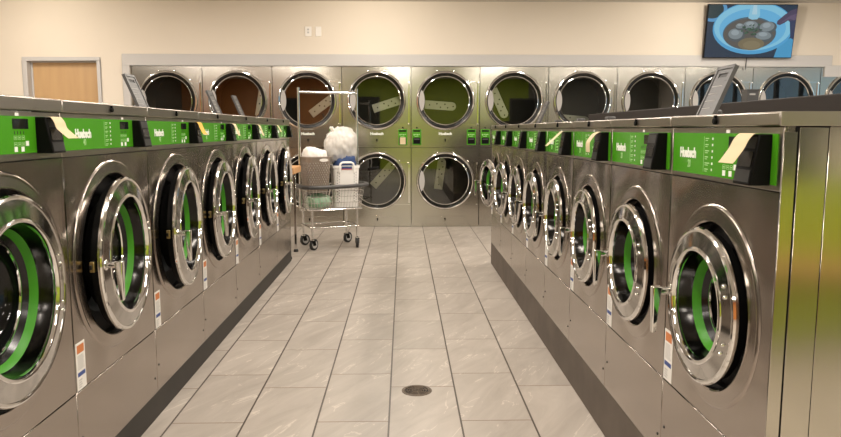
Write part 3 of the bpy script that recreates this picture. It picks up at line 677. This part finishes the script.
for n_, (u, v, a, b, r) in enumerate(((.34, .57, .10, .13, -.1), (.50, .40, .10, .10, .1), (.69, .43, .10, .12, .4), (.66, .60, .11, .10, .1), (.38, .42, .06, .06, 0))):
    pic(E2(u, v, a, b, r), 'dumpling_shade', (.10, .12, .13)); pic(E2(u - .008, v - .02, a * .82, b * .78, r), 'dumpling', (.27, .32, .34)); pic(E2(u - .015, v - .045, a * .45, b * .4, r), 'dumpling_light', (.40, .47, .50))
pic(E2(.52, .74, .15, .12), 'egg', (.24, .19, .10)); pic(E2(.53, .76, .10, .08), 'egg_light', (.30, .24, .13))
rg = random.Random(5)
for k in range(26): pic(E2(.49 + rg.gauss(0, .06), .48 + rg.gauss(0, .05), rg.uniform(.008, .022), rg.uniform(.010, .024), rg.uniform(0, 3), 8), 'herb%d' % (k % 2), ((.03, .08, .04), (.06, .14, .08))[k % 2])
pic([(.47, 0), (.57, 0), (.585, .20), (.56, .27), (.50, .28), (.455, .25), (.46, .15)], 'spoon', (.35, .75, .98)); pic([(.50, 0), (.54, 0), (.55, .18), (.49, .18)], 'spoon_light', (.55, .85, 1.0))
pic([(1, .06), (.93, .10), (.86, .19), (.79, .30), (.785, .36), (.82, .38), (.87, .34), (.91, .29), (.96, .36), (1, .40)], 'hand', (.085, .06, .13)); pic([(1, .16), (.93, .20), (.87, .28), (.83, .34), (.87, .31), (.93, .26), (1, .30)], 'hand_light', (.15, .10, .19))
pic([(.93, .30), (1, .28), (1, .66), (.96, .62)], 'sleeve', (.035, .045, .12))
mb.build('screen', tv, smooth=0, weld=False)
mb = MB(); mb.tube([(-.01, .02, .10), (0, -.004, .02), (0, -.006, -.04), (.004, .000, -.15)], .006, 'cable', 8); o = mb.build('power_cable', tv)
for x, lab, sw in ((-1.193, 'white switch plate with dark slots high on the back wall', 1), (-1.065, 'blank white plate high on the back wall, right of the switch', 0)):
    r = empty('wall_plate', (x, DY + .004, 2.482)); tag(r, lab, 'wall plate')
    mb = MB(); w = .041 if sw else .036; mb.box(-w, w, -.012, 0, -.06, .06, 'white_plastic'); mb.build('plate', r, bevel=.004)
    mb = MB()
    if sw:
        for zz in (-.024, .012): mb.box(-.012, .012, -.015, -.01, zz, zz + .022, 'grey_trim')
    else:
        for zz in (-.042, .042): mb.lathe([(0, -.014), (.004, -.014), (.005, -.011)], 'white_plastic', (0, zz), 10)
    mb.build('socket' if sw else 'screws', r)

# ------------------------------------------------------------------ floor drain
dn = empty('floor_drain', (.061, 3.345, 0)); tag(dn, 'round iron floor drain grate set in the tiles', 'drain')
mb = MB(); mb.vlathe([(.073, 0), (.073, .0025), (.068, .0035), (.062, .003)], 'iron', n=48, caps=False); mb.vlathe([(.062, .0005), (.062, .0012)], 'drain_dark', n=40); mb.build('rim', dn)
mb = MB()
for r in (.058, .046, .034, .022, .010): mb.tube([(r * math.cos(2 * PI * i / 36), r * math.sin(2 * PI * i / 36), .0022) for i in range(36)], .0022, 'iron', 6, True)
for k in range(8):
    a = k * PI / 4 + .2; mb.rod((.008 * math.cos(a), .008 * math.sin(a), .0022), (.063 * math.cos(a), .063 * math.sin(a), .0022), .002, 'iron', 6)
mb.build('grate', dn)

# ------------------------------------------------------------------ folding table whose corner shows past the left row
tb = empty('folding_table', (-1.80, 7.14, 0)); tag(tb, 'wood-topped folding table whose corner shows past the left washers', 'table')
mb = MB(); mb.box(-.70, .75, -.245, .245, .828, .893, 'table_wood'); mb.build('table_top', tb, bevel=.006)
for sx, sy in ((.685, -.20), (.685, .225), (-.66, -.20), (-.66, .20)):
    mb = MB(); mb.box(sx - .013, sx + .013, sy - .013, sy + .013, .02, .828, 'chrome'); lg = mb.build('leg', tb, bevel=.003)
    mb = MB(); mb.vlathe([(.024, 0), (.026, .01), (.018, .028)], 'rubber', (sx, sy, 0), 16); mb.build('foot', lg)

# ------------------------------------------------------------------ laundry cart
CX, CY, CR = -.795, 7.70, math.radians(22)
cart = empty('laundry_cart', (CX, CY, 0), CR); tag(cart, 'chrome wire laundry cart with a tall hanging rack, loaded with laundry', 'cart')
wx, wy = .245, .19
mb = MB(); fx, fy = .262, .195          # lower frame: ring, four legs
mb.tube([(-fx, -fy, .235), (fx, -fy, .235), (fx, fy, .235), (-fx, fy, .235)], .010, 'chrome', 10, True)
for sx in (-1, 1):
    for sy in (-1, 1): mb.rod((sx * wx, sy * wy, .13), (sx * wx, sy * wy, .43), .013, 'chrome', 12)
mb.tube([(-.29, -.215, .425), (.29, -.215, .425), (.29, .215, .425), (-.29, .215, .425)], .008, 'chrome', 8, True)
mb.build('frame', cart)
mb = MB(); t0, t1 = (.28, .205, .43), (.315, .235, .665)   # wire basket
def ring(t): 
    x = t0[0] + (t1[0] - t0[0]) * t; y = t0[1] + (t1[1] - t0[1]) * t; z = t0[2] + (t1[2] - t0[2]) * t
    return [(-x, -y, z), (x, -y, z), (x, y, z), (-x, y, z)]
for t, r in ((0, .005), (.28, .003), (.55, .003), (.8, .003), (1, .006)): mb.tube(ring(t), r, 'chrome', 6, True)
for k in range(19):
    f = -1 + 2 * k / 18
    for sy in (-1, 1): mb.rod((f * t0[0], sy * t0[1], t0[2]), (f * t1[0], sy * t1[1], t1[2]), .0022, 'chrome', 5)
    mb.rod((f * t0[0], -t0[1], t0[2]), (f * t0[0], t0[1], t0[2]), .002, 'chrome', 5)
for k in range(13):
    f = -1 + 2 * k / 12
    for sx in (-1, 1): mb.rod((sx * t0[0], f * t0[1], t0[2]), (sx * t1[0], f * t1[1], t1[2]), .0022, 'chrome', 5)
    mb.rod((-t0[0], f * t0[1], t0[2]), (t0[0], f * t0[1], t0[2]), .002, 'chrome', 5)
mb.build('basket', cart)
mb = MB()                                # dark bumper handle round the front
mb.tube([(-.335, .10, .665), (-.345, -.10, .665), (-.335, -.22, .665), (-.29, -.262, .665), (-.15, -.272, .663), (.15, -.272, .668), (.30, -.262, .676), (.352, -.22, .682), (.362, -.10, .682), (.345, .10, .675)], .021, 'grey_plastic', 12)
hb = mb.build('bumper_handle', cart); hb['label'] = 'dark grey bumper handle'
for sx in (-1, 1):
    mb = MB(); mb.rod((sx * .318, 0, .40), (sx * .318, 0, 1.665), .0125, 'chrome', 12); mb.rod((sx * .318, 0, 1.665), (sx * .318, 0, 1.69), .0145, 'chrome', 12); mb.rod((sx * .262, 0, .405), (sx * .318, 0, .405), .009, 'chrome', 8)
    mb.build('rack_pole', cart)
mb = MB(); mb.rod((-.318, 0, 1.645), (.318, 0, 1.640), .0125, 'chrome', 12); mb.build('hanging_rail', cart)
for i, (sx, sy, sw) in enumerate(((-1, -1, .6), (1, -1, 1.3), (-1, 1, .4), (1, 1, .5))):
    ca = bpy.data.objects.new('caster', None); 
    mb = MB(); mb.vlathe([(.014, .118), (.022, .112), (.022, .096), (.012, .09)], 'chrome', (0, 0, 0), 14)
    for q in (-1, 1): mb.hexa([(-.012, q * .020 - .0015, .05), (.036, q * .020 - .0015, .05), (.036, q * .020 + .0015, .05), (-.012, q * .020 + .0015, .05), (-.022, q * .020 - .0015, .104), (.022, q * .020 - .0015, .104), (.022, q * .020 + .0015, .104), (-.022, q * .020 + .0015, .104)], 'black')
    mb.box(-.024, .024, -.0215, .0215, .098, .106, 'black')
    bpy.data.objects.remove(ca)
    fk = mb.build('caster', cart, loc=(sx * wx, sy * wy, 0)); fk.rotation_euler = (0, 0, sw)
    mb = MB(); mb.lathe([(.012, -.015), (.052, -.015), (.060, -.010), (.060, .010), (.052, .015), (.012, .015)], 'rubber', (.018, .060), 28)
    mb.lathe([(.0005, -.0185), (.012, -.0185), (.038, -.0165), (.040, -.0145)], 'label_grey', (.018, .060), 20); mb.lathe([(.0005, .0185), (.012, .0185), (.038, .0165), (.040, .0145)], 'label_grey', (.018, .060), 20)
    mb.build('wheel', fk)
def incart(o, x, y, z, rz=0): o.location = (CX + x * math.cos(CR) - y * math.sin(CR), CY + x * math.sin(CR) + y * math.cos(CR), z); o.rotation_euler = (0, 0, CR + rz); return o
def rbox(mb, prof, m, n=10, power=5.):
    """rounded-rectangle loft: prof = [(hx, hy, z)]"""
    K = 4 * n; vs = []; fs = []
    for hx, hy, z in prof:
        for i in range(K):
            a = 2 * PI * (i + .5) / K; c, s = math.cos(a), math.sin(a); q = (abs(c) ** power + abs(s) ** power) ** (-1 / power); vs.append((hx * c * q, hy * s * q, z))
    for k in range(len(prof) - 1):
        for i in range(K):
            j = (i + 1) % K; fs.append([k * K + i, k * K + j, (k + 1) * K + j, (k + 1) * K + i])
    mb.add(vs, fs, m); return K
def sup(a, hx, hy, power=5.):
    c, s = math.cos(a), math.sin(a); q = (abs(c) ** power + abs(s) ** power) ** (-1 / power); return hx * c * q, hy * s * q
# soft lump helper
def lump(name, rx, ry, rz, m, amp, freq, seed, sub=4, flat=0., ridges=0., p=2., slope=0., crease=0.):
    bm = bmesh.new(); bmesh.ops.create_icosphere(bm, subdivisions=sub, radius=1)
    for v in bm.verts:
        d = v.co.copy(); n = noise.fractal(d * freq + Vector((seed, seed * 2, 0)), 1., 2., 4)
        k = 1 + amp * n - crease * abs(noise.noise(Vector((d.x * 5, d.y * 5, d.z * 2.2 + d.x * 2)) + Vector((seed, 0, 3)))) 
        k *= (abs(d.x) ** p + abs(d.y) ** p + abs(d.z) ** p) ** (-1 / p)
        if ridges: k += ridges * abs(math.sin(7 * math.atan2(d.y, d.x) + 3 * n)) * max(0, d.z + .2)
        v.co = Vector((d.x * rx * k, d.y * ry * k, max(d.z, -1 + flat) * rz * k * (1 - slope * d.x if d.z > 0 else 1)))
    zmin = min(v.co.z for v in bm.verts)
    for v in bm.verts: v.co.z -= zmin
    me = bpy.data.meshes.new(name); bm.to_mesh(me); bm.free(); me.materials.append(M[m])
    me.polygons.foreach_set('use_smooth', [True] * len(me.polygons))
    o = bpy.data.objects.new(name, me); COL.objects.link(o); return o
# green plastic bag in the bottom of the cart
o = lump('green_bag', .135, .15, .085, 'green_bag', .18, 2.2, 3., flat=.35); incart(o, -.13, -.03, .436); tag(o, 'crumpled pale green bag lying in the bottom of the cart', 'bag')
# taupe lattice basket
lb = empty('laundry_basket', (0, 0, 0)); incart(lb, -.160, -.02, .600); tag(lb, 'taupe lattice laundry basket with white linen in the cart', 'laundry basket')
p0, p1, H0 = (.108, .150), (.136, .185), .37
mb = MB()
rbox(mb, [(p0[0] * .9, p0[1] * .9, .0), (p0[0], p0[1], .004), (p0[0] + .004, p0[1] + .004, .05), (p0[0] - .002, p0[1] - .002, .05), (p0[0] - .006, p0[1] - .006, .006), (.001, .001, .006)], 'taupe')
rbox(mb, [(p1[0] - .006, p1[1] - .006, H0 - .055), (p1[0] - .002, p1[1] - .002, H0 - .055), (p1[0] + .004, p1[1] + .004, H0 - .004), (p1[0] + .010, p1[1] + .010, H0), (p1[0] + .008, p1[1] + .008, H0 + .008), (p1[0] - .004, p1[1] - .004, H0 + .004), (p1[0] - .006, p1[1] - .006, H0 - .055)], 'taupe')
lat = 34
for k in range(lat):
    for sgn in (-1, 1):
        pts = []
        for q in range(9):
            t = q / 8; z = .045 + (H0 - .095) * t; f = z / H0; a = 2 * PI * k / lat + sgn * t * 1.05
            x, y = sup(a, p0[0] + (p1[0] - p0[0]) * f, p0[1] + (p1[1] - p0[1]) * f); pts.append((x, y, z))
        mb.tube(pts, .0068, 'taupe', 5)
mb.build('basket_wall', lb, smooth=50)
mb = MB()
for sy in (-1,):
    mb.prism(ell_poly(.045, H0 - .028, .048, .017, 20), -p1[1] - .006, -p1[1] + .002, 'cloth_white')
mb.build('hand_hole', lb)
o = lump('white_linen', .116, .155, .222, 'cloth_white', .06, 2.6, 8., crease=.10, sub=5, flat=.02, p=5., slope=.14); incart(o, -.160, -.02, .612); tag(o, 'white linen heaped inside the taupe basket', 'linen')
# tall white hamper with vent holes
hm = empty('hamper', (0, 0, 0)); incart(hm, .150, -.075, .440, -.12); tag(hm, 'tall white plastic hamper with vent holes standing in the cart', 'hamper')
q0, q1, HH = (.122, .100), (.138, .118), .440
mb = MB(); rbox(mb, [(.001, .001, 0), (q0[0], q0[1], 0), (q1[0], q1[1], HH - .03), (q1[0] + .008, q1[1] + .008, HH - .025), (q1[0] + .008, q1[1] + .008, HH), (q1[0] - .003, q1[1] - .003, HH), (q0[0] - .004, q0[1] - .004, .006), (.001, .001, .006)], 'white_plastic', power=8)
mb.build('hamper_shell', hm, smooth=50)
mb = MB()
for xs in (-.100, -.079, .079, .100):
    for k in range(12):
        z = .05 + k * .029 + (.014 if abs(xs) < .1 else 0); yf = -(q0[1] + (q1[1] - q0[1]) * z / (HH - .03)) - .0006
        mb.lathe([(.0005, -.0004), (.0048, -.0004), (.0048, .002)], 'dark_grey', (xs, z), 8, y=yf)
mb.build('vent_holes', hm)
mb = MB(); yf = -q1[1] - .010
mb.tube([(-.078, yf, HH - .065), (-.078, yf - .003, HH - .01), (-.066, yf - .004, HH + .022), (-.045, yf - .004, HH + .033), (.045, yf - .004, HH + .033), (.066, yf - .004, HH + .022), (.078, yf - .003, HH - .01), (.078, yf, HH - .065)], .011, 'white_plastic', 8)
mb.box(-.055, .055, yf + .0015, yf + .004, HH - .034, HH - .008, 'cloth_blue'); mb.box(-.055, .055, yf, yf + .002, HH - .04, HH - .033, 'red'); mb.build('carry_handle', hm)
# clothes on the hamper and the knotted white bag over them
o = lump('blue_clothes', .118, .096, .120, 'cloth_blue', .10, 2.6, 4., flat=.4, p=3.); incart(o, .150, -.075, .800, -.12); tag(o, 'blue clothes showing at the top of the white hamper', 'clothes')
o = lump('dark_clothes', .105, .085, .040, 'cloth_dark', .16, 2.6, 2., flat=.4); incart(o, .150, -.070, .985, -.1); tag(o, 'dark folded clothes seen through the bag above the blue ones', 'clothes')
pb_ = empty('plastic_bag', (0, 0, 0)); incart(pb_, .128, -.020, .888, -.1); tag(pb_, 'tied white plastic bag of laundry on top of the hamper', 'bag')
bagm = lump('bag_body', .176, .165, .205, 'bag', .09, 1.5, 6., sub=5, flat=.18, ridges=.06, p=2.4, slope=-.16, crease=.16); bagm.name = 'bag_body'; bagm.parent = pb_
mb = MB()
for a, l in ((2.3, .085), (.9, .065), (3.6, .05)):
    pts = [(-.02 + .02 * math.cos(a) * t * 3, .0, .315 + t * l + .0) for t in (0, .3, .6, 1)]
    pts = [(-.065 + math.cos(a) * l * t * .9, -.03 + math.sin(a) * .03 * t, .335 + .060 * t) for t in (0, .35, .7, 1)]
    mb.tube(pts, .014, 'cloth_white', 7)
mb.build('bag_ties', pb_, smooth=80)
lin = lump('white_towels', .145, .120, .105, 'cloth_white', .10, 2., 9., flat=.2, p=2.5); incart(lin, .125, -.010, 1.048, -.1); tag(lin, 'pale towels bundled inside the tied white bag', 'towels')

# ------------------------------------------------------------------ lights: ceiling strips, evening sky outside
def lamp(x, y, sx, sy, p, col=(1., .92, .83)):
    l = bpy.data.lights.new('ceiling_light', 'AREA'); l.shape = 'RECTANGLE'; l.size = sx; l.size_y = sy; l.energy = p; l.color = col
    o = bpy.data.objects.new('ceiling_light', l); COL.objects.link(o); o.location = (x, y, CEIL - .02)
for x in (-4.6, -2.3, -.1, 2.1, 4.4, 6.6):
    for y in (-2.6, -.2, 2.2, 4.6, 7.0): lamp(x, y, .15, 1.2, 38)
for x in (-4.4, -.35, 3.7):
    l = bpy.data.lights.new('wall_downlight', 'POINT'); l.energy = 34; l.shadow_soft_size = .09; l.color = (1., .90, .76)
    o = bpy.data.objects.new('wall_downlight', l); COL.objects.link(o); o.location = (x, 8.15, CEIL - .10)
w = bpy.data.worlds.new('evening_sky'); C.world = w; w.use_nodes = True
w.node_tree.nodes['Background'].inputs[0].default_value = (.38, .52, .60, 1); w.node_tree.nodes['Background'].inputs[1].default_value = 1.7

# ------------------------------------------------------------------ camera
cd = bpy.data.cameras.new('camera'); cam = bpy.data.objects.new('camera', cd); COL.objects.link(cam)
cd.sensor_width = 36; cd.sensor_fit = 'HORIZONTAL'; cd.lens = 717.39 / 841 * 36; cd.clip_start = .02; cd.clip_end = 60
cam.location = (0, 0, CAM_H); cam.rotation_mode = 'XYZ'
cam.rotation_euler = (PI / 2 - .123, 0, -.0237)
C.camera = cam
C.view_settings.view_transform = 'Standard'; C.view_settings.look = 'None'; C.view_settings.gamma = 1; C.view_settings.use_curve_mapping = False
C.view_settings.exposure = 0.
C.cycles.sample_clamp_indirect = 4.
